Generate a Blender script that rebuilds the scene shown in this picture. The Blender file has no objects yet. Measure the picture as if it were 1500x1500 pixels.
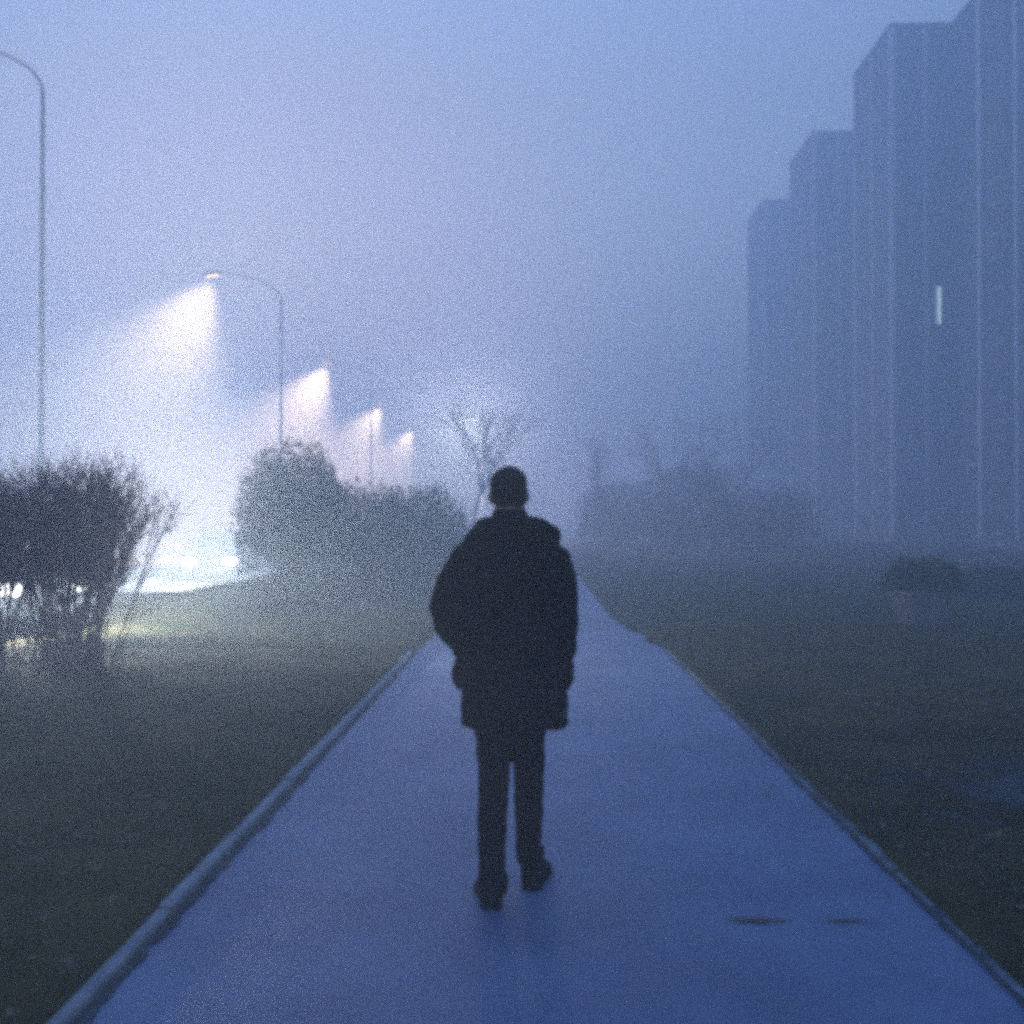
import bpy, bmesh, math, random
from mathutils import Vector, Matrix, noise, Quaternion
R = math.radians
random.seed(7)
sc = bpy.context.scene
COL = sc.collection

# ------------------------------------------------------------------ camera
EYE = Vector((0, 0, 1.55))
YAW = math.atan(33 / 1500)            # the path's vanishing point lies right of the centre
PIT = math.atan(15 / 1500)
cam_d = bpy.data.cameras.new('camera'); cam_d.lens = 36; cam_d.sensor_width = 36
cam_d.clip_start = 0.05; cam_d.clip_end = 2000
cam = bpy.data.objects.new('camera', cam_d); COL.objects.link(cam)
cam.location = EYE
cam.rotation_euler = (math.pi / 2 + PIT, 0, YAW)
sc.camera = cam
_rm = cam.rotation_euler.to_matrix()

def at(px, py, Y):
    "point at world depth Y that the photo shows at pixel (px, py)"
    d = _rm @ Vector(((px - 750) / 1500, (750 - py) / 1500, -1))
    return EYE + d * (Y / d.y)

# ------------------------------------------------------------------ helpers
def lerp(a, b, t): return a + (b - a) * t
def smooth(t): t = max(0, min(1, t)); return t * t * (3 - 2 * t)
def interp(tab, x):
    if x <= tab[0][0]: return tab[0][1:]
    for a, b in zip(tab, tab[1:]):
        if x <= b[0]:
            t = (x - a[0]) / (b[0] - a[0])
            return tuple(lerp(p, q, t) for p, q in zip(a[1:], b[1:]))
    return tab[-1][1:]

class MB:
    def __init__(s): s.v = []; s.f = []
    def face(s, pts):
        i = len(s.v); s.v += [tuple(p) for p in pts]; s.f.append(tuple(range(i, i + len(pts))))
    def box(s, x0, x1, y0, y1, z0, z1):
        i = len(s.v)
        s.v += [(x, y, z) for z in (z0, z1) for y in (y0, y1) for x in (x0, x1)]
        for q in ((0, 2, 3, 1), (4, 5, 7, 6), (0, 1, 5, 4), (2, 6, 7, 3), (0, 4, 6, 2), (1, 3, 7, 5)):
            s.f.append(tuple(i + k for k in q))
    def rings(s, rings, caps=True):
        i = len(s.v); n = len(rings[0])
        for r in rings: s.v += [tuple(p) for p in r]
        for a in range(len(rings) - 1):
            for k in range(n):
                k2 = (k + 1) % n
                s.f.append((i + a * n + k, i + a * n + k2, i + (a + 1) * n + k2, i + (a + 1) * n + k))
        if caps:
            s.f.append(tuple(i + k for k in reversed(range(n))))
            s.f.append(tuple(i + (len(rings) - 1) * n + k for k in range(n)))
    def tube(s, pts, rad, n=6, caps=True):
        pts = [Vector(p) for p in pts]; rs = []
        t0 = (pts[1] - pts[0]).normalized()
        u = t0.orthogonal().normalized()
        for j, p in enumerate(pts):
            if j == 0: t = pts[1] - pts[0]
            elif j == len(pts) - 1: t = pts[-1] - pts[-2]
            else: t = pts[j + 1] - pts[j - 1]
            t = t.normalized() if t.length > 1e-9 else t0
            u = u - t * u.dot(t)
            u = u.normalized() if u.length > 1e-6 else t.orthogonal().normalized()
            w = t.cross(u); r = rad[j]
            rs.append([p + u * (r * math.cos(2 * math.pi * k / n)) + w * (r * math.sin(2 * math.pi * k / n)) for k in range(n)])
        s.rings(rs, caps)
    def build(s, name, m, parent=None, sm=False, off=None):
        me = bpy.data.meshes.new(name)
        v = s.v if off is None else [(a - off[0], b - off[1], c - off[2]) for a, b, c in s.v]
        me.from_pydata(v, [], s.f)
        if m: me.materials.append(m)
        if sm: me.polygons.foreach_set('use_smooth', [True] * len(me.polygons))
        me.update()
        o = bpy.data.objects.new(name, me); COL.objects.link(o)
        if parent: o.parent = parent
        return o

def tag(o, label=None, cat=None, group=None, kind=None):
    if label: o['label'] = label
    if cat: o['category'] = cat
    if group: o['group'] = group
    if kind: o['kind'] = kind
    return o
def empty(name, loc, rz=0, **k):
    o = bpy.data.objects.new(name, None); COL.objects.link(o)
    o.location = loc; o.rotation_euler = (0, 0, rz); o.empty_display_size = .3
    return tag(o, **k)
def copy_tree(o, parent=None):
    c = o.copy(); COL.objects.link(c)
    for k in ('label',):
        if parent is None and k in c: del c[k]
    if parent: c.parent = parent
    for ch in o.children: copy_tree(ch, c)
    return c
def remesh(o, vox, it=4, wr=0.0, ws=9.0, fac=.5):
    "melt the shapes of a mesh into one continuous skin"
    m = o.modifiers.new('r', 'REMESH'); m.mode = 'VOXEL'; m.voxel_size = vox
    if it:
        s = o.modifiers.new('s', 'SMOOTH'); s.factor = fac; s.iterations = it
    dg = bpy.context.evaluated_depsgraph_get()
    me = bpy.data.meshes.new_from_object(o.evaluated_get(dg))
    me.name = o.name
    o.modifiers.clear(); o.data = me
    if wr:
        for v in me.vertices:
            p = v.co
            d = noise.noise(Vector((p.x * ws, p.y * ws, p.z * ws * 1.7))) + .5 * noise.noise(Vector((p.x * ws * 2.3, p.y * ws * 2.3, p.z * ws * 4)))
            v.co = p + v.normal * (d * wr)
    me.polygons.foreach_set('use_smooth', [True] * len(me.polygons))
    me.update()
    return o

# ------------------------------------------------------------------ materials
def mat(name, col, rough=.8, spec=.3, col2=None, scale=6, bump=0, bscale=60, metal=0, detail=6, pos=(.4, .62), stretch=None, sub=0):
    m = bpy.data.materials.new(name); m.use_nodes = True
    nt = m.node_tree; b = nt.nodes['Principled BSDF']
    b.inputs['Base Color'].default_value = (*col, 1)
    b.inputs['Roughness'].default_value = rough
    b.inputs['Specular IOR Level'].default_value = spec
    b.inputs['Metallic'].default_value = metal
    tc = nt.nodes.new('ShaderNodeTexCoord'); src = tc.outputs['Object']
    if stretch:
        mp = nt.nodes.new('ShaderNodeMapping'); mp.inputs['Scale'].default_value = stretch
        nt.links.new(src, mp.inputs[0]); src = mp.outputs[0]
    if col2:
        n = nt.nodes.new('ShaderNodeTexNoise'); n.inputs['Scale'].default_value = scale; n.inputs['Detail'].default_value = detail
        n.inputs['Roughness'].default_value = .65
        nt.links.new(src, n.inputs['Vector'])
        r = nt.nodes.new('ShaderNodeValToRGB')
        r.color_ramp.elements[0].position = pos[0]; r.color_ramp.elements[0].color = (*col, 1)
        r.color_ramp.elements[1].position = pos[1]; r.color_ramp.elements[1].color = (*col2, 1)
        nt.links.new(n.outputs['Fac'], r.inputs[0]); nt.links.new(r.outputs[0], b.inputs['Base Color'])
    if bump:
        n2 = nt.nodes.new('ShaderNodeTexNoise'); n2.inputs['Scale'].default_value = bscale; n2.inputs['Detail'].default_value = 5
        nt.links.new(src, n2.inputs['Vector'])
        bp = nt.nodes.new('ShaderNodeBump'); bp.inputs['Strength'].default_value = bump; bp.inputs['Distance'].default_value = .02
        nt.links.new(n2.outputs['Fac'], bp.inputs['Height']); nt.links.new(bp.outputs[0], b.inputs['Normal'])
    return m
def emit(name, col, st):
    m = bpy.data.materials.new(name); m.use_nodes = True
    b = m.node_tree.nodes['Principled BSDF']
    b.inputs['Base Color'].default_value = (.6, .6, .6, 1)
    b.inputs['Emission Color'].default_value = (*col, 1); b.inputs['Emission Strength'].default_value = st
    return m

M = {}
M['soil'] = mat('lawn_soil', (.024, .024, .008), .95, .05, (.055, .045, .018), 1.6, .7, 40)
M['blade'] = mat('grass_blade', (.028, .056, .010), .85, .08, (.110, .094, .034), .9, pos=(.35, .65))
M['leaf_dead'] = mat('dead_leaf', (.05, .035, .02), .85, .1, (.17, .15, .12), 3)
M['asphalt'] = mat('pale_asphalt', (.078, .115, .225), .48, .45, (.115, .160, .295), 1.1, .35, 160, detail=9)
M['stain'] = mat('wet_crack', (.020, .022, .028), .5, .4, (.05, .05, .06), 12)
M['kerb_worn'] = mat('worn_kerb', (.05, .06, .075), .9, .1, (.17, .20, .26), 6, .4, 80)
M['dirt_shade'] = mat('gutter_dirt_shade', (.035, .038, .05), .9, .1, (.07, .075, .095), 9)
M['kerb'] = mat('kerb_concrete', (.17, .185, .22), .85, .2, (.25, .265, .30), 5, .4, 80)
M['road'] = mat('road_asphalt', (.045, .045, .048), .7, .35, (.07, .07, .072), 2, .3, 120)
M['mud'] = mat('wet_mud', (.022, .025, .034), .7, .3, (.042, .047, .062), 2.5, .5, 30)
M['metal'] = mat('galvanised_metal', (.30, .30, .305), .6, .3, (.36, .36, .365), 8, metal=.3)
M['head'] = mat('lamp_housing', (.16, .16, .17), .5, .4, (.2, .2, .21), 8)
M['bark'] = mat('bark', (.040, .032, .030), .9, .1, (.075, .060, .055), 20)
M['twig'] = mat('twig_bark', (.080, .038, .045), .85, .15, (.14, .075, .075), 10)
M['shrubleaf'] = mat('shrub_leaf', (.035, .045, .030), .75, .2, (.07, .075, .05), 2)
M['budleaf'] = mat('withered_leaf', (.075, .036, .038), .8, .2, (.12, .062, .055), 3)
M['wall'] = mat('panel_wall', (.12, .12, .125), .9, .15, (.17, .17, .175), .5)
M['pilaster'] = mat('pale_concrete', (.62, .62, .63), .9, .15, (.72, .72, .73), .6)
M['balcony'] = mat('balcony_panel', (.17, .17, .18), .9, .15, (.25, .25, .26), 1.0)
M['frame'] = mat('window_frame', (.45, .45, .46), .6, .3, (.52, .52, .53), 4)
M['glass'] = mat('window_glass', (.02, .022, .028), .55, .3, (.05, .055, .065), .8)
M['lit'] = emit('lit_window', (.72, 1.0, .90), .20)
M['litdim'] = emit('dim_curtain', (.55, .75, 1.0), .05)
M['coat'] = mat('coat_cloth', (.005, .005, .007), .95, .04, (.008, .008, .010), 14, .25, 260)
M['trouser'] = mat('trouser_cloth', (.005, .005, .007), .95, .04, (.008, .008, .010), 14, .2, 300)
M['shoe'] = mat('shoe_leather', (.006, .006, .008), .85, .1, (.010, .010, .013), 20)
M['skin'] = mat('skin', (.20, .125, .095), .6, .3, (.23, .145, .11), 20)
M['hair'] = mat('hair', (.010, .009, .009), .7, .2, (.018, .015, .014), 60)
M['paint'] = mat('car_paint', (.06, .065, .075), .3, .5, (.065, .07, .08), 2)
M['paint_b'] = mat('car_paint_pale', (.35, .36, .38), .3, .5, (.37, .38, .40), 2)
M['tyre'] = mat('tyre_rubber', (.015, .015, .016), .85, .2, (.022, .022, .023), 10)
M['rim'] = mat('wheel_rim', (.35, .35, .36), .35, .5, (.4, .4, .41), 5, metal=.8)
M['plastic'] = mat('black_plastic', (.02, .02, .022), .6, .3, (.03, .03, .032), 9)
M['redlens'] = mat('red_lens', (.25, .01, .01), .25, .5, (.3, .015, .012), 9)
M['stone'] = mat('pale_slab', (.07, .075, .10), .9, .15, (.12, .125, .15), 4, .3, 40)

# ------------------------------------------------------------------ ground
PL, PR = -1.42, 1.57                       # the path's edges
def lawn_z(x, y):
    n = noise.noise(Vector((x * .35, y * .35, 3))) * .05 + noise.noise(Vector((x * 1.7, y * 1.7, 9))) * .018
    if x < 0:
        t = smooth((PL - .12 - x) / .9)
        z = .045 + t * (.02 + n)
        z += .38 * smooth((y - 14.3) / 1.7) * smooth((-3.6 - x) / 1.2)
        e = 5.55 + 5.2 * smooth((y - 10.8) / 1) * (1 - smooth((y - 15.6) / 1))      # a grassed lay-by level with the lawn
        z = lerp(z, -.17, smooth((-e - x) / .75))
        if x < -10.6: z = lerp(z, .0, smooth((-10.6 - x) / .4)) if x > -12.2 else lerp(0, -.17, smooth((-12.2 - x) / .3))
        if x < -22.3: z = lerp(-.17, .1, smooth((-22.3 - x) / .5))
    else:
        t = smooth((x - PR - .10) / 1.0)
        z = .012 + t * (.04 + n)
        z += .10 * smooth((x - 6) / 8)
    return z
xs = []
x = -300
while x < -30: xs.append(x); x += 27
x = -30
while x < -12.9: xs.append(x); x += .85
x = -12.8
while x < PL - .13: xs.append(x); x += .22
xs += [PL - .12, PL - .06, PL + .01, PL + .03, 0, PR - .03, PR - .01, PR + .05, PR + .1]
x = PR + .2
while x < 12: xs.append(x); x += .22
while x < 40: xs.append(x); x += 2
while x < 320: xs.append(x); x += 28
ys = []
y = -40
while y < 0: ys.append(y); y += 5
y = 0
while y < 26: ys.append(y); y += .25
while y < 60: ys.append(y); y += 2
while y < 420: ys.append(y); y += 30
g = MB(); nx = len(xs)
for y in ys:
    for x in xs:
        z = -.05 if PL - .05 < x < PR + .02 else lawn_z(x, y)
        g.v.append((x, y, z))
for j in range(len(ys) - 1):
    for i in range(nx - 1):
        g.f.append((j * nx + i, j * nx + i + 1, (j + 1) * nx + i + 1, (j + 1) * nx + i))
tag(g.build('ground', M['soil'], sm=True), kind='structure')

def sheet(name, m, x0, x1, y0, y1, z, ny, nxx=8, wob=0, kind='structure', crown=0, wide=None):
    b = MB()
    for j in range(ny + 1):
        y = lerp(y0, y1, (j / ny) ** 1.6)
        for i in range(nxx + 1):
            t = i / nxx; e = 0
            if i == 0: e = -wob * abs(noise.noise(Vector((y * 1.9, 1, 0)))) + wob * .5 * noise.noise(Vector((y * 5.5, 7, 0)))
            if i == nxx: e = wob * (noise.noise(Vector((y * 1.3, 5, 0))) + .5 * noise.noise(Vector((y * 6.1, 4, 0))))
            a0, a1 = x0, x1
            if wide: u = 1 - smooth((y - y0) / 5.0); a0, a1 = lerp(x0, wide[0], u), lerp(x1, wide[1], u)
            xx = lerp(a0, a1, t) + (e if i == nxx else 0)
            b.v.append((xx, y, z + crown * (1 - (2 * t - 1) ** 2) + .004 * noise.noise(Vector((xx * 1.5, y * .9, 2)))))
    w = nxx + 1
    for j in range(ny):
        for i in range(nxx): b.f.append((j * w + i, j * w + i + 1, (j + 1) * w + i + 1, (j + 1) * w + i))
    return tag(b.build(name, m, sm=True), kind=kind)
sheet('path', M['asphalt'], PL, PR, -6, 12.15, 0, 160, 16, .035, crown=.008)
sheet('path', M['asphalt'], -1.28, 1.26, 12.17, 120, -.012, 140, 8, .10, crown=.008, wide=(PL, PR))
sheet('road', M['road'], -10.5, -6.35, -30, 200, -.150, 40, 6)
sheet('road', M['road'], -22.2, -12.55, -30, 200, -.150, 40, 6)

# crack across the path
def blob_sheet(name, m, cx, cy, rx, ry, z, seed, n=40, k=.45, fz=None):
    b = MB(); pts = []
    for i in range(n):
        a = 2 * math.pi * i / n
        r = 1 + k * noise.noise(Vector((math.cos(a) * 1.6 + seed, math.sin(a) * 1.6, seed))) + k * .5 * noise.noise(Vector((math.cos(a) * 5 + seed, math.sin(a) * 5, 3)))
        pts.append((cx + rx * r * math.cos(a), cy + ry * r * math.sin(a)))
    b.v.append((cx, cy, z if fz is None else fz(cx, cy) + z))
    for s in (.35, .7, 1):
        for p in pts:
            q = (lerp(cx, p[0], s), lerp(cy, p[1], s)); b.v.append((*q, z if fz is None else fz(*q) + z * (1.1 - .9 * (s == 1))))
    for i in range(n): b.f.append((0, 1 + i, 1 + (i + 1) % n))
    for s in range(2):
        for i in range(n):
            j = (i + 1) % n; b.f.append((1 + s * n + i, 1 + (s + 1) * n + i, 1 + (s + 1) * n + j, 1 + s * n + j))
    return tag(b.build(name, m, sm=True), kind='structure')
p = at(1108, 1345, 4.0)
blob_sheet('path_crack', M['stain'], p.x, p.y, .13, .020, .014, 2.2, k=.8)
p = at(1240, 1347, 4.0)
blob_sheet('path_crack', M['stain'], p.x, p.y, .10, .009, .013, 5.1, k=.9)
# wet mud showing through the right lawn: a thin film whose rim thins out between the blades
mm = M['mud']; mm.node_tree.nodes['Principled BSDF'].inputs['Roughness'].default_value = .8
def soft_rim(m, rx, ry, sc_):
    nt = m.node_tree; tc = nt.nodes.new('ShaderNodeTexCoord'); mp = nt.nodes.new('ShaderNodeMapping'); mp.inputs['Scale'].default_value = (1 / rx, 1 / ry, 0)
    ln = nt.nodes.new('ShaderNodeVectorMath'); ln.operation = 'LENGTH'; no = nt.nodes.new('ShaderNodeTexNoise'); no.inputs['Scale'].default_value = sc_; no.inputs['Detail'].default_value = 6
    a = nt.nodes.new('ShaderNodeMath'); a.operation = 'MULTIPLY_ADD'; a.inputs[1].default_value = 1.6
    mr = nt.nodes.new('ShaderNodeMapRange'); mr.inputs['From Min'].default_value = 1.75; mr.inputs['From Max'].default_value = 1.15
    nt.links.new(tc.outputs['Object'], mp.inputs[0]); nt.links.new(mp.outputs[0], ln.inputs[0]); nt.links.new(tc.outputs['Object'], no.inputs['Vector'])
    nt.links.new(no.outputs['Fac'], a.inputs[0]); nt.links.new(ln.outputs['Value'], a.inputs[2]); nt.links.new(a.outputs[0], mr.inputs['Value'])
    nt.links.new(mr.outputs[0], nt.nodes['Principled BSDF'].inputs['Alpha'])
soft_rim(mm, 1.5, .85, 2.2)
b = MB(); N = 24; c0 = (3.35, 5.75)
for j in range(N + 1):
    for i in range(N + 1):
        x = lerp(1.72, 5.1, i / N); y = lerp(4.5, 7.2, j / N); b.v.append((x - c0[0], y - c0[1], lawn_z(x, y) + .012))
for j in range(N):
    for i in range(N): b.f.append((j * (N + 1) + i, j * (N + 1) + i + 1, (j + 1) * (N + 1) + i + 1, (j + 1) * (N + 1) + i))
o = tag(b.build('mud_patch', M['mud'], sm=True), kind='structure'); o.location = (*c0, 0)
def edge_dirt_shade(x0, sgn, y0, y1, w):  # dirt along the kerb, with the gap's shade put into its colour
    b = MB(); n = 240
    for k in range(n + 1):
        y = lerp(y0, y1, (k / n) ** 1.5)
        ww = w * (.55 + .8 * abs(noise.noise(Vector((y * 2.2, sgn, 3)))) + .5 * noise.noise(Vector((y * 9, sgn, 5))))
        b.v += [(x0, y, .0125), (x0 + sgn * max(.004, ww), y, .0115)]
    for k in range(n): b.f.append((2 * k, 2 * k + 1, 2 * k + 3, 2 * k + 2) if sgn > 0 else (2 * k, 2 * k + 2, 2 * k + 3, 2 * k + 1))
    return tag(b.build('gutter_dirt_shade', M['dirt_shade'], sm=True), kind='structure')
edge_dirt_shade(PL + .003, 1, -4, 12.1, .05); edge_dirt_shade(PR + .008, -1, -4, 12.1, .035)

# kerbs
kb = MB(); y = -2
while y < 12:
    l = 1.0 if y < 20 else 2
    dx = random.uniform(-.003, .003); dz = random.uniform(-.004, .004)
    n = 7; rings = []
    for k in range(n + 1):
        yy = y + .010 + (l - .020) * k / n
        jx = dx + .003 * noise.noise(Vector((yy * 7, 2, 1))); jz = dz + .003 * noise.noise(Vector((yy * 6, 8, 1)))
        zt = .040 + jz; a = PL - .075 + jx; b_ = PL - .004 + jx * .4
        rings.append([(a, yy, -.06), (b_ , yy, -.06), (b_, yy, zt - .007), (b_ - .007, yy, zt), (a + .007, yy, zt), (a, yy, zt - .007)])
    kb.rings(rings); y += l
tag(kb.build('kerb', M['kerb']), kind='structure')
kb = MB(); y = -1.0
while y < 12:
    l = random.choice((.5, .8, 1.0))
    if random.random() < 1.1:
        dx = random.uniform(-.012, .012); dz = random.uniform(-.010, .006); n = 6; rings = []
        for k in range(n + 1):
            yy = y + .004 + (l - .03) * k / n
            jx = dx + .014 * noise.noise(Vector((yy * 7, 2, 6))); jz = dz + .010 * noise.noise(Vector((yy * 6, 8, 6)))
            zt = .010 + jz * .5; a = PR + .015 + jx; b_ = PR + .070 + jx * .6
            rings.append([(a, yy, -.06), (b_, yy, -.06), (b_, yy, zt - .012), (b_ - .012, yy, zt), (a + .014, yy, zt), (a, yy, zt - .012)])
        kb.rings(rings)
    y += l
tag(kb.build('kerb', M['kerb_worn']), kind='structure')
kb = MB()
for x0 in (-6.35, -12.55, -10.62):
    kb.box(x0, x0 + .14, -20, 140, -.25, -.02)
tag(kb.build('kerb', M['kerb']), kind='structure')

# grass blades and fallen leaves
def grass(name, n, x0, x1, y0, y1, hmin, hmax, w, keep):
    b = MB(); V = b.v; F = b.f
    k = 0
    while k < n:
        y = y0 + (y1 - y0) * random.random() ** 1.5
        x = random.uniform(x0, x1)
        if not keep(x, y): k += 1; continue
        d = noise.noise(Vector((x * .9, y * .9, 20))) + .6 * noise.noise(Vector((x * 3.1, y * 3.1, 21)))
        k += 1
        if random.random() > .62 + .6 * d: continue
        z = lawn_z(x, y) - .004
        h = random.uniform(hmin, hmax) * (.8 + .7 * max(-.4, d)); a = random.uniform(0, 6.283); l = random.uniform(.2, 1.1) * h
        dx, dy = math.cos(a), math.sin(a); px_, py_ = -dy * w, dx * w
        i = len(V)
        V += [(x - px_, y - py_, z), (x + px_, y + py_, z), (x + dx * l * .35 + px_ * .7, y + dy * l * .35 + py_ * .7, z + h * .6), (x + dx * l * .35 - px_ * .7, y + dy * l * .35 - py_ * .7, z + h * .6), (x + dx * l, y + dy * l, z + h * random.uniform(.75, 1))]
        F += [(i, i + 1, i + 2, i + 3), (i + 3, i + 2, i + 4)]
    return tag(b.build(name, M['blade']), kind='stuff', label='short dark winter grass growing along the path', cat='grass')
def inmud(x, y): return ((x - 2.85) / .8) ** 2 + ((y - 5.55) / .6) ** 2 < 1 or ((x - 4.1) / .85) ** 2 + ((y - 6.1) / .28) ** 2 < 1
grass('grass', 95000, -6.2, PL - .09, 1.6, 13, .02, .05, .0028, lambda x, y: abs(x) < y * .56 + .9)
grass('grass', 75000, PR + .06, 7.5, 1.9, 13, .015, .042, .0028, lambda x, y: x < y * .50 + .9 and (not inmud(x, y) or random.random() < .35))
grass('grass', 26000, -5.6, PL - .09, 12, 26, .03, .07, .006, lambda x, y: True)
grass('grass', 26000, PR + .06, 13, 12, 30, .03, .07, .007, lambda x, y: True)
lb = MB()
for k in range(650):
    y = 1.7 + 9 * random.random() ** 1.4
    x = random.uniform(-.56 * y - .4, PL - .1) if random.random() < .58 else random.uniform(PR + .1, .52 * y + .4)
    if PL - .1 < x < PR + .05: continue
    s = random.uniform(.010, .026); a = random.uniform(0, 6.28); z = lawn_z(x, y) + random.uniform(.012, .035)
    q = Quaternion((random.uniform(-.5, .5), random.uniform(-.5, .5), 1), a)
    pts = [Vector((-1, 0, .25)), Vector((-.3, .55, 0)), Vector((.6, .45, .05)), Vector((1.15, 0, .3)), Vector((.6, -.45, .05)), Vector((-.3, -.55, 0))]
    lb.face([Vector((x, y, z)) + q @ (p_ * s) for p_ in pts])
for k in range(60):
    y = random.uniform(2.2, 9); x = random.choice((PL + .02 + abs(random.gauss(0, .22)), PR - .03 - abs(random.gauss(0, .22))))
    s = random.uniform(.008, .02); q = Quaternion((random.uniform(-.3, .3), random.uniform(-.3, .3), 1), random.uniform(0, 6.28))
    lb.face([Vector((x, y, .020)) + q @ (Vector(p_) * s) for p_ in ((-1, 0, .2), (-.3, .55, 0), (.6, .45, .05), (1.15, 0, .25), (.6, -.45, .05), (-.3, -.55, 0))])
tag(lb.build('fallen_leaves', M['leaf_dead']), kind='stuff', label='dry leaves scattered over the lawn beside the path', cat='leaves')

# ------------------------------------------------------------------ twiggy plants
def wander(p, d, L, n, curl, up=0):
    pts = [Vector(p)]; d = Vector(d).normalized()
    for k in range(n):
        d = (d + Vector((random.gauss(0, curl), random.gauss(0, curl), random.gauss(0, curl) + up))).normalized()
        pts.append(pts[-1] + d * (L / n))
    return pts
def twiggy_bush(name, loc, clumps, H, label, nst, spread, leafn, group=None, subs=15):
    root = empty(name, loc, label=label, cat='bush', group=group)
    st, tw, lf = MB(), MB(), MB()
    tips = []
    for k in range(nst):
        c = random.choice(clumps)
        a = random.uniform(0, 6.283); t = random.random() ** .7
        base = Vector((c[0] + random.gauss(0, .10), c[1] + random.gauss(0, .10), -.05))
        lean = t * spread * c[2]
        d = Vector((math.cos(a) * lean, math.sin(a) * lean, 1))
        L = H * (1.0 - .12 * t) * random.uniform(.82, 1.0) * math.sqrt(1 + lean * lean * .6)
        pts = wander(base, d, L, 9, .055, .02)
        r0 = random.uniform(.007, .015)
        st.tube(pts, [lerp(r0, .0025, j / 9) for j in range(10)], 5)
        for q in range(subs):
            u = random.uniform(.40, .97); j = min(8, int(u * 9)); p = pts[j].lerp(pts[j + 1], u * 9 - j)
            tdir = (pts[j + 1] - pts[j]).normalized()
            dd = tdir + Vector((random.gauss(0, .45), random.gauss(0, .45), random.gauss(.1, .25)))
            l2 = random.uniform(.25, .6) * (1.25 - .65 * u)
            p2 = wander(p, dd, l2, 4, .10, .05)
            tw.tube(p2, [.0042, .0036, .003, .0024, .0012], 3, False)
            for w in range(3):
                jj = random.randint(1, 3)
                d3 = (p2[jj + 1] - p2[jj]).normalized() + Vector((random.gauss(0, .5), random.gauss(0, .5), random.gauss(.1, .3)))
                p3 = wander(p2[jj], d3, random.uniform(.10, .28), 3, .12, .06)
                tw.tube(p3, [.0028, .0024, .002, .001], 3, False)
                tips += p3
            tips += p2
    for k in range(nst // 2):
        c = random.choice(clumps); a = random.uniform(0, 6.283)
        pts = wander(Vector((c[0] + random.gauss(0, .22), c[1] + random.gauss(0, .2), -.04)), (math.cos(a) * .7, math.sin(a) * .7, 1), random.uniform(.3, .75), 4, .16, .04)
        tw.tube(pts, [.006, .005, .004, .003, .0015], 4, False)
        for w in range(5):
            j = random.randint(1, 3); tw.tube(wander(pts[j], Vector((random.gauss(0, .7), random.gauss(0, .7), .6)), random.uniform(.12, .3), 3, .15, .03), [.0032, .0028, .002, .001], 3, False)
    for k in range(leafn):
        p = random.choice(tips)
        if random.random() > smooth((p.z / H - .42) / .2): continue
        p = p + Vector((random.gauss(0, .035), random.gauss(0, .035), random.gauss(0, .035)))
        s = random.uniform(.010, .024); q = Quaternion((random.uniform(-1, 1), random.uniform(-1, 1), random.uniform(-1, 1)), random.uniform(0, 3.1))
        lf.face([p + q @ (Vector(v) * s) for v in ((-1, 0, 0), (0, .5, .1), (1.2, 0, 0), (0, -.5, .1))])
    st.build('stems', M['twig'], root); tw.build('twigs', M['twig'], root)
    if lf.f: lf.build('withered_leaves', M['budleaf'], root)
    return root
bz = lawn_z(-4.8, 10.5)
twiggy_bush('twiggy_bush', (-4.78, 10.45, bz), [(-.95, .15, 1), (0, 0, 1), (.12, .1, .8), (-.5, .5, .8)], 2.22,
            'dark leafless bush with dense upright twigs in front of the headlights', 125, .56, 5000)
twiggy_bush('twiggy_bush', (-6.25, 10.9, lawn_z(-6.25, 10.9)), [(0, 0, 1), (.3, .2, 1)], 2.3,
            'dark leafless bush cut off by the left edge of the picture', 48, .42, 2500)

def leaf_shrub(name, loc, size, n, label, cat='bush', group=None, leaf=.05, seed=0, twigs=160):
    root = empty(name, loc, label=label, cat=cat, group=group)
    sx, sy, sz = size; st, lf = MB(), MB()
    for k in range(twigs):
        a = random.uniform(0, 6.283); e = math.acos(random.uniform(.05, 1)); r = random.uniform(.8, 1.12)
        tgt = Vector((sx * math.sin(e) * math.cos(a), sy * math.sin(e) * math.sin(a), sz * (.15 + .85 * math.cos(e)))) * r
        b0 = Vector((random.gauss(0, sx * .15), random.gauss(0, sy * .15), -.03))
        pts = [b0.lerp(tgt, t) + Vector((random.gauss(0, .03), random.gauss(0, .03), .12 * sz * math.sin(t * 3.14))) for t in (0, .2, .4, .6, .8, 1)]
        st.tube(pts, [.016, .012, .009, .007, .005, .002], 4, False)
    while len(lf.f) < n:
        a = random.uniform(0, 6.283); e = math.acos(random.uniform(-.05, 1)); d = Vector((math.sin(e) ** .75 * math.cos(a), math.sin(e) ** .75 * math.sin(a), math.cos(e) ** .8 if e < 1.57 else math.cos(e)))
        rr = (1 - .6 * random.random() ** 2) * (1 + .13 * noise.noise(d * 1.8 + Vector((seed, 0, 0))) + .09 * noise.noise(d * 5 + Vector((seed, 4, 0))) + .05 * random.gauss(0, 1))
        p = Vector((d.x * sx, d.y * sy, sz * (.12 + .88 * max(0, d.z)) * 1.0)) * rr
        if d.z < .12: p.z = random.uniform(.02, .3) * sz
        if noise.noise(p * 1.9 + Vector((seed, 0, 7))) < -.38: continue
        s = leaf * random.uniform(.6, 1.3); q = Quaternion((random.uniform(-1, 1), random.uniform(-1, 1), random.uniform(-1, 1)), random.uniform(0, 3.1))
        lf.face([p + q @ (Vector(v) * s) for v in ((-1, 0, 0), (0, .5, .12), (1.2, 0, 0), (0, -.5, .12))])
    st.build('stems', M['bark'], root); lf.build('foliage', M['shrubleaf'], root)
    return root
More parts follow.
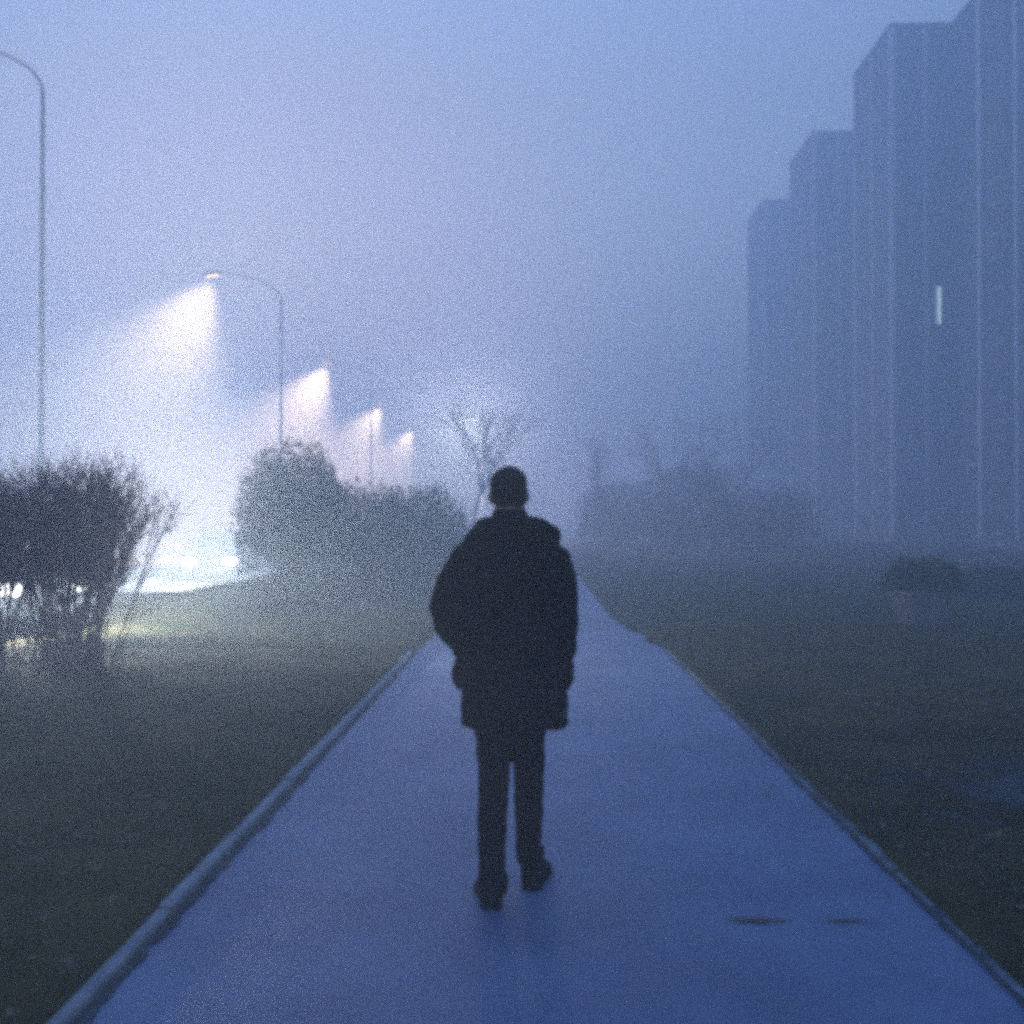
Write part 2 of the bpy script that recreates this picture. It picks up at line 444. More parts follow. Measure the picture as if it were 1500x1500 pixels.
def gp(px, Y):                                 # a spot on the ground in the photo's column px
    p = at(px, 765, Y); return Vector((p.x, Y, lawn_z(p.x, Y)))
leaf_shrub('rounded_shrub', gp(432, 21), (1.2, 1.0, 2.6), 13000, 'rounded shrub right of the blurred white headlight glow', group='shrubs along the lawn', seed=1)
leaf_shrub('rounded_shrub', gp(535, 23), (1.2, 1.0, 2.25), 10000, 'lower shrub between the rounded shrub and the walker', group='shrubs along the lawn', seed=6)
leaf_shrub('rounded_shrub', gp(615, 26), (1.3, 1.0, 2.3), 10000, 'faint shrub just left of the walker by the path', group='shrubs along the lawn', seed=11)
pp = gp(1348, 15.3)
pt = empty('planter', pp, label='pale tapered concrete planter on the right lawn holding a dark low shrub', cat='planter')
def sq(w, z, n=8):
    return [(w * math.copysign(abs(math.cos(a)) ** .35, math.cos(a)), w * math.copysign(abs(math.sin(a)) ** .35, math.sin(a)), z) for a in [2 * math.pi * (k + .5) / 24 for k in range(24)]]
b = MB(); b.rings([sq(.26, -.04), sq(.27, .02), sq(.38, .42), sq(.385, .43)]); b.build('bowl', M['stone'], pt)
b = MB(); b.rings([sq(.40, .432), sq(.42, .45), sq(.42, .50), sq(.36, .505), sq(.35, .46)]); b.build('rim', M['stone'], pt)
leaf_shrub('low_shrub', pp + Vector((.05, 0, .46)), (.58, .5, .50), 3200, 'dark low shrub growing over the rim of the pale concrete planter', leaf=.03, seed=16, twigs=80)
leaf_shrub('low_shrub', gp(1480, 21), (1.5, .8, .55), 3500, 'low dark hedge-like shrub at the right edge of the picture', leaf=.04, seed=21, twigs=80)

def bare_tree(name, loc, H, label, group=None, lean=(0, 0), depth=5, seed=1, spread=.55):
    random.seed(seed)
    root = empty(name, loc, label=label, cat='tree', group=group)
    tr, cr = MB(), MB()
    def grow(p, d, L, r, lev, mb):
        n = 5 if lev < 2 else 3
        pts = wander(p, d, L, n, .07 + .02 * lev, .03)
        mb.tube(pts, [lerp(r, r * .62, j / n) for j in range(n + 1)], 7 if lev < 2 else 4 if lev < 4 else 3, False)
        if lev >= depth: return
        k = random.choice((2, 3, 3)) + (lev == 0)
        dirv = (pts[-1] - pts[-2]).normalized()
        for i in range(k):
            dd = dirv + Vector((random.gauss(0, spread), random.gauss(0, spread), random.gauss(.12, .22)))
            grow(pts[-1] - (pts[-1] - pts[-2]) * random.uniform(0, .6), dd, L * random.uniform(.62, .82), r * random.uniform(.5, .66), lev + 1, cr)
        if lev >= 1:
            for i in range(2):
                j = random.randint(1, n - 1)
                grow(pts[j], dirv + Vector((random.gauss(0, .8), random.gauss(0, .8), .1)), L * .5, r * .4, lev + 2, cr)
    grow(Vector((0, 0, -.1)), (lean[0], lean[1], 1), H * .30, H * .011, 0, tr)
    tr.build('trunk', M['bark'], root); cr.build('crown', M['bark'], root)
    return root
bare_tree('bare_tree', gp(690, 59), 11.4, 'faint bare tree above the walker in the fog, left of his head', 'bare trees in the fog', seed=3)
bare_tree('bare_tree', gp(900, 68), 8.2, 'faint bare tree just right of the walker', 'bare trees in the fog', seed=5, depth=6)
bare_tree('bare_tree', gp(985, 62), 8.5, 'bare tree between the walker and the tall buildings', 'bare trees in the fog', seed=8, depth=6)
bare_tree('bare_tree', gp(1075, 58), 9.0, 'bare tree standing in front of the farthest tall building', 'bare trees in the fog', seed=12, depth=6)
leaf_shrub('leafy_shrub', gp(905, 62), (2.4, 1.8, 3.9), 5000, 'faint shrub at the foot of the bare tree right of the walker', leaf=.11, seed=31)
leaf_shrub('leafy_shrub', gp(1010, 56), (3.0, 1.8, 4.5), 6000, 'broad foggy shrub before the buildings, tallest of the shrubs on the right', leaf=.11, seed=36)
leaf_shrub('leafy_shrub', gp(1120, 50), (2.7, 1.8, 3.2), 6000, 'foggy shrub below the middle building on the right', leaf=.08, seed=41)
random.seed(99)

# ------------------------------------------------------------------ street lamps
COLD = (1.0, .67, .41)
def lamp_parts(root, H, arm, headm, light_e, tilt=-31, cone=96, col=COLD, bulb=.45):
    b = MB()
    b.tube([(0, 0, -.1), (0, 0, H * .22), (0, 0, H * .221), (0, 0, H * .9)], [.095, .088, .066, .046], 12)
    b.build('pole', M['metal'], root, sm=True)
    b = MB()
    b.tube([(0, 0, -.02), (0, 0, .05), (0, 0, .051), (0, 0, .3)], [.2, .2, .12, .11], 14); b.build('base_flange', M['metal'], root)
    b = MB(); pts = []
    for k in range(13):
        t = k / 12; pts.append((-arm * (1 - math.cos(t * 1.45)) / (1 - math.cos(1.45)), 0, H * .9 + H * .1 * math.sin(t * 1.45) / math.sin(1.45)))
    b.tube(pts, [lerp(.038, .020, k / 12) for k in range(13)], 10); b.build('arm', M['metal'], root, sm=True)
    # head: a flat tapering housing that tips with the beam
    hd = Vector((-arm, 0, H)); q = Matrix.Rotation(R(-8), 3, 'Y')
    b = MB(); rs = []
    for s, w, h0, h1 in ((.12, .06, -.03, .05), (.0, .11, -.05, .07), (-.3, .17, -.06, .09), (-.62, .16, -.05, .08), (-.78, .10, -.035, .04)):
        rs.append([hd + q @ Vector((s, yy, zz)) for yy, zz in ((-w, h0), (w, h0), (w * .95, h1 * .6), (w * .5, h1), (-w * .5, h1), (-w * .95, h1 * .6))])
    b.rings(rs); ho = b.build('lamp_head', headm, root)
    b = MB(); b.rings([[hd + q @ Vector((s, yy, z)) for s, yy in ((-.05, -.09), (-.05, .09), (-.62, .12), (-.62, -.12))] for z in (-.066, -.085)])
    lo = b.build('lens', emit('lamp_lens', col, bulb), ho)
    if light_e:
        ld = bpy.data.lights.new('lamp_light', 'SPOT'); ld.energy = light_e; ld.color = col; ld.spot_size = R(cone); ld.spot_blend = 1.0; ld.shadow_soft_size = .30
        l = bpy.data.objects.new('lamp_light', ld); COL.objects.link(l); l.parent = root
        l.location = hd + Vector((-.35, 0, -.45)); l.rotation_euler = (0, R(-tilt), 0)
lamp = empty('street_lamp', (-11.2, 45, 0))
BE = 9500
lamp_parts(lamp, 12.6, 2.75, M['head'], BE, tilt=-31)
tag(lamp, 'tall street lamp throwing the largest bright cone into the fog', 'street lamp', 'street lamps along the road')
for lab, Y in (('nearest street lamp, pole behind the twiggy bush, arm cut off by the left edge', 23),
               ('second glowing street lamp, beyond the largest bright cone', 70),
               ('third small glowing street lamp in the row along the road', 94.5),
               ('farthest faint street lamp at the end of the row', 119)):
    o = copy_tree(lamp); o.location = (-11.2 - (0), Y, 0); o['label'] = lab; o['group'] = 'street lamps along the road'
    if Y >= 70:
        for ch in o.children:
            if ch.type == 'LIGHT': ch.data = ch.data.copy(); ch.data.energy = BE * 1.9; ch.data.color = (1.0, .62, .40)
    if Y == 23:
        for ch in o.children:
            if ch.type == 'LIGHT': ch.data = ch.data.copy(); ch.data.energy = BE * .2
w = empty('street_lamp', (-10.6, 98, 0), label='short street lamp with a warm point of light beyond the shrubs', cat='street lamp')
lamp_parts(w, 8.7, .9, M['head'], 0, col=(1.0, .72, .55), bulb=120)

# lamp at the far end of the path, seen through the bare tree
fl = empty('street_lamp', gp(706, 82), label='very faint street lamp glowing behind the bare tree above the walker', cat='street lamp')
lamp_parts(fl, 9.6, .9, M['head'], 0, col=COLD, bulb=.45)
ld = bpy.data.lights.new('lamp_light', 'POINT'); ld.energy = 1500; ld.color = (1, .86, .74); ld.shadow_soft_size = .3
l = bpy.data.objects.new('lamp_light', ld); COL.objects.link(l); l.parent = fl; l.location = (-1.2, 0, 9.0)
# ------------------------------------------------------------------ cars
def make_car(loc, rz, paint, label, beam, cone=36, pitch=0):
    root = empty('car', loc, rz, label=label, cat='car')
    # stations along the length: s, z_bottom, half width, z_belt, z_top, half width of the top
    S = [(-.00, .34, .60, .50, .62, .52), (.06, .22, .74, .56, .70, .62), (.30, .19, .83, .64, .79, .72), (1.05, .18, .87, .80, .93, .76),
         (1.25, .18, .88, .84, .98, .76), (1.95, .18, .88, .90, 1.40, .60), (2.5, .18, .88, .91, 1.46, .60), (3.2, .18, .88, .92, 1.42, .59),
         (3.95, .20, .86, .92, 1.00, .70), (4.2, .25, .80, .86, .96, .66), (4.3, .36, .70, .70, .86, .56)]
    b = MB(); rs = []
    for s, zb, hw, zl, zt, tw in S:
        rs.append([(-hw * .9, s, zb), (hw * .9, s, zb), (hw, s, zb + .14), (hw * 1.0, s, zl - .08), (hw * .965, s, zl), (lerp(hw, tw, .75), s, lerp(zl, zt, .75)), (tw * .86, s, zt), (0, s, zt + .015),
                   (-tw * .86, s, zt), (-lerp(hw, tw, .75), s, lerp(zl, zt, .75)), (-hw * .965, s, zl), (-hw, s, zl - .08), (-hw, s, zb + .14)])
    b.rings(rs); body = b.build('body', paint, root)
    bv = body.modifiers.new('bevel', 'BEVEL'); bv.width = .03; bv.segments = 2; bv.limit_method = 'ANGLE'; bv.angle_limit = R(25)
    g_ = MB(); g_.face([(-.66, 1.31, .999 + .02), (.66, 1.31, 1.019), (.52, 1.90, 1.395), (-.52, 1.90, 1.395)]); g_.build('windscreen', M['glass'], root)
    g_ = MB(); g_.face([(-.52, 3.28, 1.40), (.52, 3.28, 1.40), (.62, 3.88, 1.06), (-.62, 3.88, 1.06)]); g_.build('rear_window', M['glass'], root)
    for sd in (-1, 1):
        g_ = MB(); g_.face([(sd * .872, 1.75, .97), (sd * .872, 2.55, .965), (sd * .72, 2.5, 1.345), (sd * .72, 2.0, 1.31)]); g_.build('side_window', M['glass'], root)
        g_ = MB(); g_.face([(sd * .872, 2.62, .965), (sd * .872, 3.45, .97), (sd * .72, 3.1, 1.32), (sd * .72, 2.57, 1.345)]); g_.build('side_window', M['glass'], root)
        m_ = MB(); m_.rings([[(sd * (.90 + dx), 1.68 + dy, 1.0 + dz) for dx, dz in ((0, -.05), (.14, -.06), (.15, .05), (0, .04))] for dy in (0, .09)]); m_.build('wing_mirror', M['plastic'], root)
        h = MB(); h.rings([[(sd * (.56 + r * .15 * math.cos(a)), yy, .60 + r * .075 * math.sin(a)) for a in [2 * math.pi * k / 14 for k in range(14)]] for r, yy in ((1.15, .10), (1.1, -.015), (.9, -.035))])
        hl = h.build('headlight', emit('headlight_glass', (.95, 1, 1), 200), root)
        t = MB(); t.box(sd * .62 - .1, sd * .62 + .1, 4.24, 4.31, .68, .84); t.build('tail_light', M['redlens'], root)
        for yy in (.82, 3.42):
            def circ(r, x_): return [(x_, yy + r * math.cos(2 * math.pi * k / 24), .31 + r * math.sin(2 * math.pi * k / 24)) for k in range(24)]
            wb = MB(); wb.rings([circ(.24, sd * .70), circ(.31, sd * .72), circ(.31, sd * .87), circ(.29, sd * .895), circ(.2, sd * .895)]); wo = wb.build('wheel', M['tyre'], root)
            rb = MB(); rb.rings([circ(.2, sd * .88), circ(.195, sd * .900), circ(.06, sd * .885), circ(.03, sd * .905)]); rb.build('rim', M['rim'], wo)
        if beam:
            ld = bpy.data.lights.new('headlight_beam', 'SPOT'); ld.energy = beam; ld.color = (1, .97, .90); ld.spot_size = R(cone); ld.spot_blend = 1.0; ld.shadow_soft_size = .08
            l = bpy.data.objects.new('headlight_beam', ld); COL.objects.link(l); l.parent = root
            l.location = (sd * .56, -.06, .6); l.rotation_euler = (R(90 + pitch), 0, math.pi)
    gr = MB(); gr.box(-.38, .38, -.012, .04, .44, .54); gr.build('grille', M['plastic'], root)
    pl = MB(); pl.box(-.26, .26, -.02, -.005, .30, .40); pl.build('number_plate', M['frame'], root)
    return root
# the car's nose is its local origin, looking along local -Y
make_car((-6.42, 13.4, lawn_z(-7.5, 13.9) + .01), R(68), M['paint'], 'car with lit headlights hidden behind the twiggy bush at the left', 190, 38, -1.5)
make_car((-9.15, 28.6, -.15), R(9), M['paint'], 'car whose headlights make the round white glow between bush and shrub', 1150, 46, 4)

# ------------------------------------------------------------------ apartment buildings
def window_mesh(name, w, h):
    f = MB(); t = .07
    for (a, b_, c, d) in ((0, w, 0, t), (0, w, h - t, h), (0, t, t, h - t), (w - t, w, t, h - t), (w / 2 - .03, w / 2 + .03, t, h - t)):
        f.box(-.03, .05, a - w / 2, b_ - w / 2, c, d)
    p = MB(); p.box(-.01, .03, -w / 2 + t, w / 2 - t, t, h - t)
    return f, p
FW, FP = window_mesh('w', 1.5, 1.4)
fo = FW.build('window', M['frame']); po = FP.build('pane', M['glass'], fo)
def add_window(parent, loc, rz):
    c = fo.copy(); COL.objects.link(c); c.parent = parent; c.location = loc; c.rotation_euler = (0, 0, rz)
    d = po.copy(); COL.objects.link(d); d.parent = c
    return c, d
BS = 1.35
XF, XS, HB, ST = 18.4 * BS, 21.5 * BS, 26.95 * BS - .4, 2.95
def section(y0, y1, y2, label, lit=False, bs=1.35):
    y0, y1, y2 = y0 * bs, y1 * bs, y2 * bs; XF, XS, HB = 18.4 * bs, 21.5 * bs, 26.95 * bs - .4; nf = int((HB - 2.4) / ST) + 1
    "a projecting bay from y0 to y1, then a wall set back until y2"
    root = empty('apartment_building', (XF, y0, 0), label=label, cat='building', group='stepped apartment buildings')
    b = MB(); L = y1 - y0; D = y2 - y0; s = XS - XF
    b.box(0, 14, 0, L, -.3, HB); b.box(s, 14, L, D, -.3, HB - .01)
    b.build('wall', M['wall'], root)
    r = MB(); r.box(-.12, 14.1, -.10, L + .12, HB, HB + .32); r.build('parapet', M['balcony'], root)
    r = MB(); r.box(s - .12, 14.1, L + .12, D - .105, HB - .005, HB + .27); r.build('parapet', M['balcony'], root)
    p = MB(); p.box(-.10, .22, -.10, .22, -.2, HB - .003); p.build('corner_pilaster', M['pilaster'], root)
    p = MB(); p.box(-.10, .22, L - .22, L + .10, -.2, HB - .003); p.build('corner_pilaster', M['pilaster'], root)
    pr = MB(); pr.box(-.06, .02, L * .5 - .12, L * .5 + .12, -.2, HB - .02); pr.build('wall_joint', M['pilaster'], root)
    pr = MB(); pr.box(2.2, 2.42, -.05, .02, -.2, HB - .02); pr.build('wall_joint', M['pilaster'], root)
    pl = MB(); pl.box(-.16, 0, -.16, L + .16, -.3, .55); pl.build('plinth', M['balcony'], root)
    for k in range(nf):
        z = .95 + k * ST
        for yy in (L * .26, L * .75): add_window(root, (-.012, yy, z), 0)
        add_window(root, (s - .012, L + (D - L) * .78, z), 0)
        if not (lit and k in (5, 6)): add_window(root, (1.3, -.012, z), R(90))
        bb = MB(); y_ = L + .25
        bb.box(s - 1.15, s - .002, y_, y_ + 3.2, z - .42, z - .28); bb.box(s - 1.15, s - 1.07, y_, y_ + 3.2, z - .28, z + .62)
        bb.box(s - 1.07, s - .002, y_, y_ + .06, z - .28, z + .62); bb.box(s - 1.07, s - .002, y_ + 3.14, y_ + 3.2, z - .28, z + .62)
        bb.build('balcony', M['balcony'], root)
    d = MB(); d.box(s - .06, s, L + 4.3, L + 5.5, -.1, 2.1); d.build('door', M['frame'], root)
    cn = MB(); cn.box(s - 1.6, s - .062, L + 3.9, L + 5.9, 2.3, 2.45); cn.build('canopy', M['balcony'], root)
    return root
A = section(53, 59, 67.7, 'apartment building with the single lit window, in the middle of the stepped row', lit=True)
section(67.7, 73.7, 82.3, 'apartment building one step farther into the fog than the one with the lit window', bs=1.42)
section(82.3, 88.3, 97, 'farthest apartment building, almost lost in the fog', bs=1.56)
section(36.2, 42.6, 52.89, 'nearest apartment building, cut off by the right edge of the picture')
# lit window on the wall that faces the camera
q = at(1374, 447, 53 * BS - .02)
lx = q.x - XF
f = MB(); hh = 1.3
f.box(lx - .25, lx + .25, -.05, .02, q.z - hh - .05, q.z - hh); f.box(lx - .25, lx + .25, -.05, .02, q.z + hh, q.z + hh + .05)
f.box(lx - .25, lx - .21, -.05, .02, q.z - hh, q.z + hh); f.box(lx + .21, lx + .25, -.05, .02, q.z - hh, q.z + hh)
lw = f.build('lit_window', M['frame'], A); lw['label'] = 'narrow lit window with a pale cold glow'
f = MB(); f.box(lx + .02, lx + .19, -.035, -.005, q.z - hh, q.z + hh); f.build('pane', M['lit'], lw)
f = MB(); f.box(lx - .21, lx + .018, -.034, -.005, q.z - hh, q.z + hh); f.build('curtain', M['litdim'], lw)
bpy.data.objects.remove(po); bpy.data.objects.remove(fo)

# ------------------------------------------------------------------ the walker
PY = 4.20
base = Vector((at(748, 765, PY).x, PY, 0))
man = empty('person', base, label='person in a dark knee-length coat walking away along the path, hands in pockets', cat='person')
def P(px, py, dy=0): 
    p = at(px, py, PY); p.y += dy; return p
def ellring(px0, px1, py, yb, yf, n=28, pw=2.4, tilt=0):
    a = P(px0, py); b = P(px1, py); cx = (a.x + b.x) / 2; rx = (b.x - a.x) / 2; cy = PY + (yf + yb) / 2; ry = (yf - yb) / 2; r = []
    for k in range(n):
        t = 2 * math.pi * k / n; c, s = math.cos(t), math.sin(t)
        r.append((cx + rx * math.copysign(abs(c) ** (2 / pw), c), cy + ry * math.copysign(abs(s) ** (2 / pw), s), a.z + tilt * c))
    return r
# coat: body of the coat from collar to hem, sleeves melted in
c = MB()
rows = [(752, 726, 770, -.075, .07), (758, 716, 778, -.085, .08), (768, 700, 795, -.10, .095), (782, 683, 812, -.115, .11), (800, 672, 824, -.125, .12), (830, 668, 828, -.135, .13),
        (870, 674, 822, -.135, .135), (910, 678, 820, -.13, .14), (950, 680, 822, -.135, .145), (985, 676, 828, -.145, .15), (1025, 674, 832, -.155, .16), (1062, 675, 834, -.165, .165)]
c.rings([ellring(a, b, y, yb, yf) for y, a, b, yb, yf in rows] + [ellring(688, 822, 1060, -.14, .14), ellring(695, 815, 1035, -.11, .11)])
def sleeve(pts, rad): c.tube([P(x, y, d) for x, y, d in pts], rad, 14)
sleeve([(708, 795, 0), (684, 822, -.01), (664, 855, -.02), (651, 888, -.02), (657, 915, .02), (672, 942, .07), (682, 962, .10)], [.060, .074, .073, .066, .064, .058, .056])
sleeve([(792, 795, 0), (811, 822, 0), (822, 850, -.005), (826, 890, -.01), (827, 925, .01), (827, 950, .03), (826, 962, .04)], [.060, .072, .068, .060, .056, .052, .050])
coat = remesh(c.build('coat', M['coat'], man, off=base), .011, 3, .008, 8)
# pocket flaps with the hands pushed in under them
for pts, rad in (([(671, 968, .05), (668, 982, .05), (668, 998, .05), (674, 1012, .05)], [.018, .022, .023, .016]), ([(834, 966, .03), (834, 980, .03), (833, 996, .03), (829, 1012, .03)], [.016, .022, .024, .016])):
    b = MB(); b.tube([P(x, y, d) for x, y, d in pts], rad, 12); remesh(b.build('pocket', M['coat'], coat, off=base), .007, 3, .003, 14)
# folded hood and collar
b = MB()
hp = []
for k in range(25):
    t = math.pi * (1 + k / 24)                 # round the back of the neck
    hp.append(P(750 + 46 * math.cos(t), 783 - 7 * abs(math.cos(t)) + 9 * math.sin(t), .02 + .125 * math.sin(t)))
b.tube(hp, [.030 + .020 * math.sin(math.pi * k / 24) for k in range(25)], 10)
b.tube([P(790, 770, -.03), P(806, 775, -.02), P(820, 776, -.01)], [.024, .024, .012], 8)
b.tube([P(817, 772, -.01), P(816, 784, -.01), P(812, 796, -.01)], [.010, .020, .024], 8)
remesh(b.build('hood', M['coat'], coat, off=base), .009, 3, .004, 11)
cl = MB(); cl.rings([ellring(718, 776, 764, -.088, .08), ellring(721, 772.5, 750, -.086, .075), ellring(723, 770, 746, -.080, .066)]); remesh(cl.build('collar', M['coat'], coat, off=base), .008, 2)
# body: head, neck, trunk, arms, hands and legs as one skin
b = MB()
def hring(py, px0, px1, yb, yf): return ellring(px0, px1, py, yb, yf, 24, 2.1)
b.rings([hring(685, 740, 751, -.02, .02), hring(689, 728, 763, -.055, .05), hring(696, 721, 769, -.085, .08), hring(706, 717.5, 772, -.098, .092), hring(718, 717.5, 772, -.097, .096), hring(728, 720, 770, -.09, .096),
         hring(736, 721, 769, -.080, .096), hring(744, 723.5, 767.5, -.070, .094), hring(752, 725, 767, -.065, .080)])
b.tube([P(746, 738, -.006), P(746, 755, -.012), P(748, 775, -.02)], [.064, .066, .075], 14)
for sx_, px_ in ((-1, 717), (1, 773)):             # ears
    b.tube([P(px_ - sx_ * 1, 720, .0), P(px_ + sx_ * .8, 727, -.008), P(px_ - sx_ * .6, 738, .004)], [.007, .009, .005], 8)
b.tube([P(745.5, 722, .10), P(745.5, 732, .118), P(745.5, 735, .105)], [.009, .015, .010], 8)   # nose
b.tube([P(738, 743, .094), P(745.5, 742.5, .101), P(753, 743, .094)], [.004, .007, .004], 8)    # lips
b.tube([P(735, 722, .090), P(740, 721, .098)], [.006, .006], 6); b.tube([P(751, 721, .098), P(757, 722, .090)], [.006, .006], 6)
b.rings([ellring(x0, x1, y, yb, yf, 20) for y, x0, x1, yb, yf in ((766, 718, 778, -.06, .06), (785, 690, 806, -.08, .075), (830, 690, 806, -.095, .09), (900, 700, 798, -.09, .09), (960, 697, 800, -.09, .09), (1010, 700, 798, -.09, .09))])
for pts, rad in (([(697, 795, 0), (676, 840, -.015), (657, 888, -.02), (668, 930, .05), (678, 968, .09)], [.05, .046, .040, .034, .026]),
                 ([(800, 795, 0), (818, 840, 0), (824, 888, -.01), (826, 930, .02), (826, 968, .04)], [.05, .044, .038, .033, .026]),
                 ([(722, 1000, 0), (724, 1120, -.02), (722, 1200, -.03), (722, 1268, -.06)], [.075, .055, .05, .036]),
                 ([(773, 1000, 0), (774, 1120, .06), (773, 1200, .08), (774, 1255, .08)], [.075, .055, .05, .036])):
    b.tube([P(x, y, d) for x, y, d in pts], rad, 12)
for wx, wy, wd, sg in ((679, 968, .09, 1), (826, 968, .04, -1)):      # hands resting in the pockets
    b.tube([P(wx, wy, wd), P(wx, wy + 14, wd + .01), P(wx, wy + 24, wd + .012)], [.024, .030, .026], 10)
    for k, ln in enumerate((.062, .072, .068, .052)):
        o_ = P(wx, wy + 22, wd - .022 + .015 * k); b.tube([o_, o_ + Vector((sg * .004, 0, -ln * .5)), o_ + Vector((sg * .016, 0, -ln))], [.0085, .008, .006], 7)
    o_ = P(wx, wy + 8, wd + .03); b.tube([o_, o_ + Vector((sg * .006, .014, -.03)), o_ + Vector((sg * .008, .016, -.055))], [.011, .010, .007], 7)
remesh(b.build('body', M['skin'], man, off=base), .007, 2)
# hair: a short cap over skull, back and sides
h = MB()
h.rings([hring(682.5, 741, 750, -.02, .015), hring(685.5, 733, 758, -.05, .04), hring(689.5, 727, 765, -.075, .06), hring(696, 720.5, 770, -.094, .075), hring(704, 717, 772.5, -.104, .082), hring(716, 717, 772.6, -.104, .055), hring(725, 718, 771.5, -.097, .012), hring(734, 720.5, 769.5, -.088, -.015), hring(742, 724.5, 766.5, -.079, -.03)])
remesh(h.build('hair', M['hair'], man, off=base), .006, 1, .0025, 40)
# trousers
t = MB()
t.rings([ellring(x0, x1, y, -.12, .12, 20) for y, x0, x1 in ((985, 692, 806), (1040, 693, 804), (1075, 695, 800), (1095, 702, 795))])
def leg(rows):
    t.rings([[(v[0], v[1] + dy, v[2]) for v in ellring(x0, x1, y, -ry, ry, 16, 2.2)] for y, x0, x1, ry, dy in rows])
leg([(1060, 695, 748, .088, 0), (1100, 698, 748.5, .085, -.01), (1130, 700.5, 747.5, .075, -.015), (1165, 700.5, 745, .068, -.02), (1200, 699, 743, .066, -.03), (1235, 700, 741.5, .060, -.05), (1262, 703, 741, .058, -.065), (1275, 705, 745, .060, -.07), (1290, 706, 745, .060, -.075), (1298, 709, 743, .055, -.075)])
leg([(1060, 749, 800, .088, 0), (1100, 750, 799, .085, .03), (1130, 752, 797.5, .075, .05), (1165, 751.5, 796.5, .068, .06), (1200, 752.5, 795.5, .066, .07), (1235, 755, 794, .060, .08), (1262, 755, 791, .060, .09), (1275, 757, 790, .056, .10)])
remesh(t.build('trousers', M['trouser'], man, off=base), .008, 2, .005, 12)
# shoes
def shoe(px, yheel, ang):
    y0 = EYE.z * 1500 / (yheel - 765)
    o0 = at(px, yheel, y0); o0.z = 0.012
    q = Matrix.Rotation(ang, 3, 'Z'); b = MB(); rs = []
    for s, w, h in ((-.005, .020, .055), (.005, .042, .085), (.04, .050, .105), (.09, .049, .105), (.14, .045, .085), (.20, .050, .062), (.25, .046, .050), (.285, .030, .040), (.295, .015, .030)):
        rs.append([o0 + q @ Vector((w * math.copysign(abs(math.cos(a)) ** .7, math.cos(a)) * (1 if math.sin(a) < .3 else .86), s, max(0, .0 + h * (.5 + .5 * math.sin(a))))) for a in [2 * math.pi * k / 16 for k in range(16)]])
    b.rings(rs); b.tube([o0 + q @ Vector((0, .040, .03)), o0 + q @ Vector((0, .045, .10)), o0 + q @ Vector((0, .055, .17))], [.050, .052, .050], 14); so = remesh(b.build('shoe', M['shoe'], man, off=base), .006, 2)
    k = MB(); pr = [(-.012, .028), (.01, .042), (.08, .042), (.15, .044), (.21, .053), (.26, .047), (.295, .028), (.302, .012)]
    out = [(w, s) for s, w in pr] + [(-w, s) for s, w in reversed(pr)]
    k.rings([[o0 + q @ Vector((x_, s, z)) for x_, s in out] for z in (-.012, .014)]); k.build('sole', M['shoe'], so, off=base)
    # ankle part of the boot
    return o0
shoe(721, 1334, R(9)); shoe(777, 1305, R(-11))

# ------------------------------------------------------------------ haze
hz = MB(); hz.box(-280, 300, -35, 380, -1.3, 44)
m = bpy.data.materials.new('haze'); m.use_nodes = True; nt = m.node_tree
nt.nodes.remove(nt.nodes['Principled BSDF'])
pv = nt.nodes.new('ShaderNodeVolumePrincipled'); pv.inputs['Color'].default_value = (.71, .828, 1.0, 1)
pv.inputs['Density'].default_value = .0176; pv.inputs['Anisotropy'].default_value = .45
nt.links.new(pv.outputs[0], nt.nodes['Material Output'].inputs['Volume'])
tag(hz.build('haze', m), 'pale blue evening fog filling the whole park', 'fog', kind='stuff')

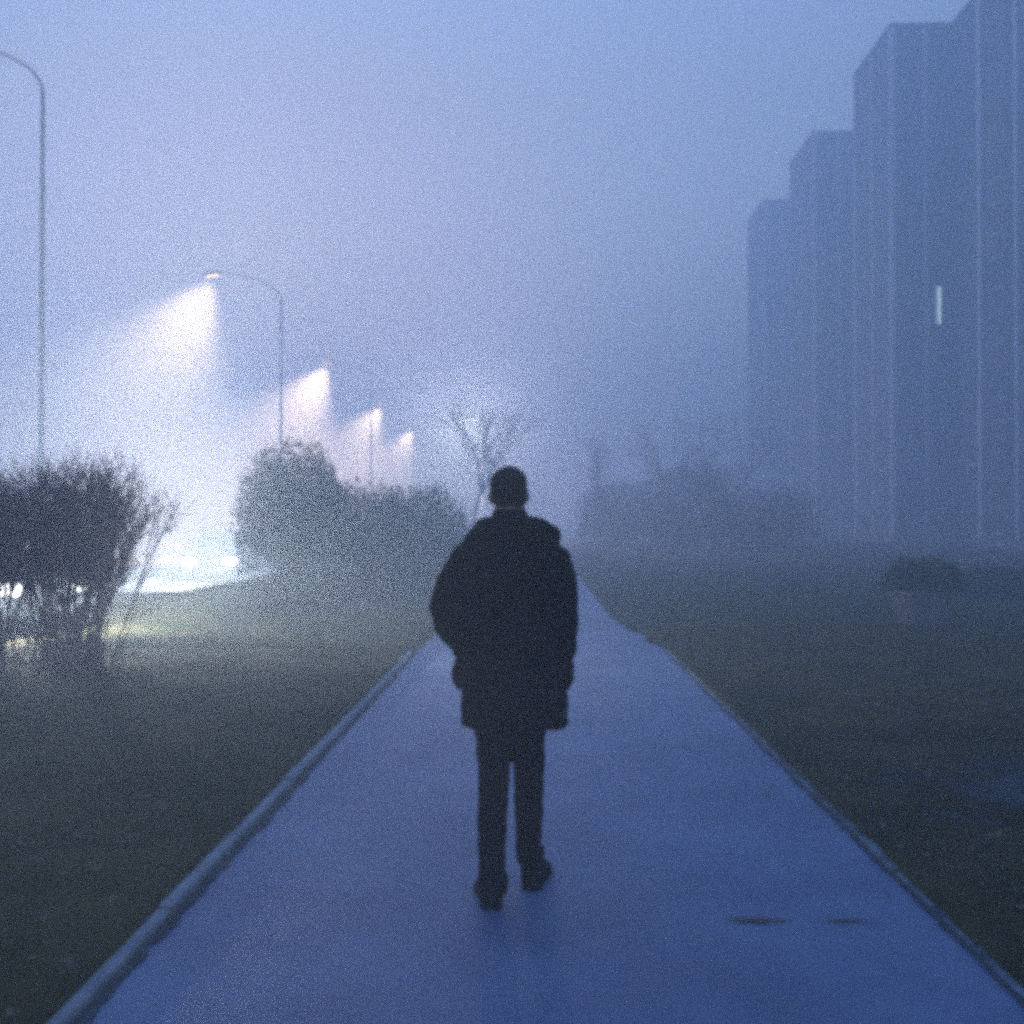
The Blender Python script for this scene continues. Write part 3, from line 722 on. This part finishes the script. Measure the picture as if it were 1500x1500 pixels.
# ------------------------------------------------------------------ light
W = bpy.data.worlds.new('World'); sc.world = W; W.use_nodes = True; nt = W.node_tree
bg = nt.nodes['Background']
sky = nt.nodes.new('ShaderNodeTexSky'); sky.sky_type = 'NISHITA'; sky.sun_disc = False
SE, SR = R(5), R(345)
sky.sun_elevation = SE; sky.sun_rotation = SR; sky.air_density = 1.0; sky.dust_density = .5; sky.ozone_density = 3.0
hs = nt.nodes.new('ShaderNodeMix'); hs.data_type = 'RGBA'; hs.blend_type = 'MULTIPLY'; hs.inputs[0].default_value = 1

tcw = nt.nodes.new('ShaderNodeTexCoord'); sx = nt.nodes.new('ShaderNodeSeparateXYZ'); nt.links.new(tcw.outputs['Generated'], sx.inputs[0])
cr_ = nt.nodes.new('ShaderNodeValToRGB'); nt.links.new(sx.outputs['Z'], cr_.inputs[0])
cr_.color_ramp.elements[0].position = .0; cr_.color_ramp.elements[0].color = (.72, .55, .47, 1)      # whiter towards the horizon, deep blue overhead
cr_.color_ramp.elements[1].position = .8; cr_.color_ramp.elements[1].color = (.87, .75, .81, 1)
e_ = cr_.color_ramp.elements.new(.38); e_.color = (.59, .41, .335, 1)
nt.links.new(cr_.outputs[0], hs.inputs[7])
nt.links.new(sky.outputs[0], hs.inputs[6]); nt.links.new(hs.outputs[2], bg.inputs['Color'])
bg.inputs['Strength'].default_value = .15
sd = bpy.data.lights.new('sun', 'SUN'); sd.energy = .02; sd.angle = R(20); sd.color = (1, .93, .85)
so = bpy.data.objects.new('sun', sd); COL.objects.link(so)
dirn = Vector((math.sin(SR) * math.cos(SE), math.cos(SR) * math.cos(SE), math.sin(SE)))
so.rotation_euler = dirn.to_track_quat('Z', 'Y').to_euler(); so.location = (0, -20, 30)

sc.view_settings.view_transform = 'Standard'; sc.view_settings.look = 'None'; sc.view_settings.gamma = 1
sc.view_settings.exposure = 2.84
sc.cycles.max_bounces = 8; sc.cycles.volume_bounces = 6; sc.cycles.diffuse_bounces = 2; sc.cycles.glossy_bounces = 2
sc.cycles.transparent_max_bounces = 8
sc.cycles.sample_clamp_indirect = .4; sc.cycles.sample_clamp_direct = 1.2
sc.cycles.filter_width = 5.2
sc.cycles.use_denoising = False
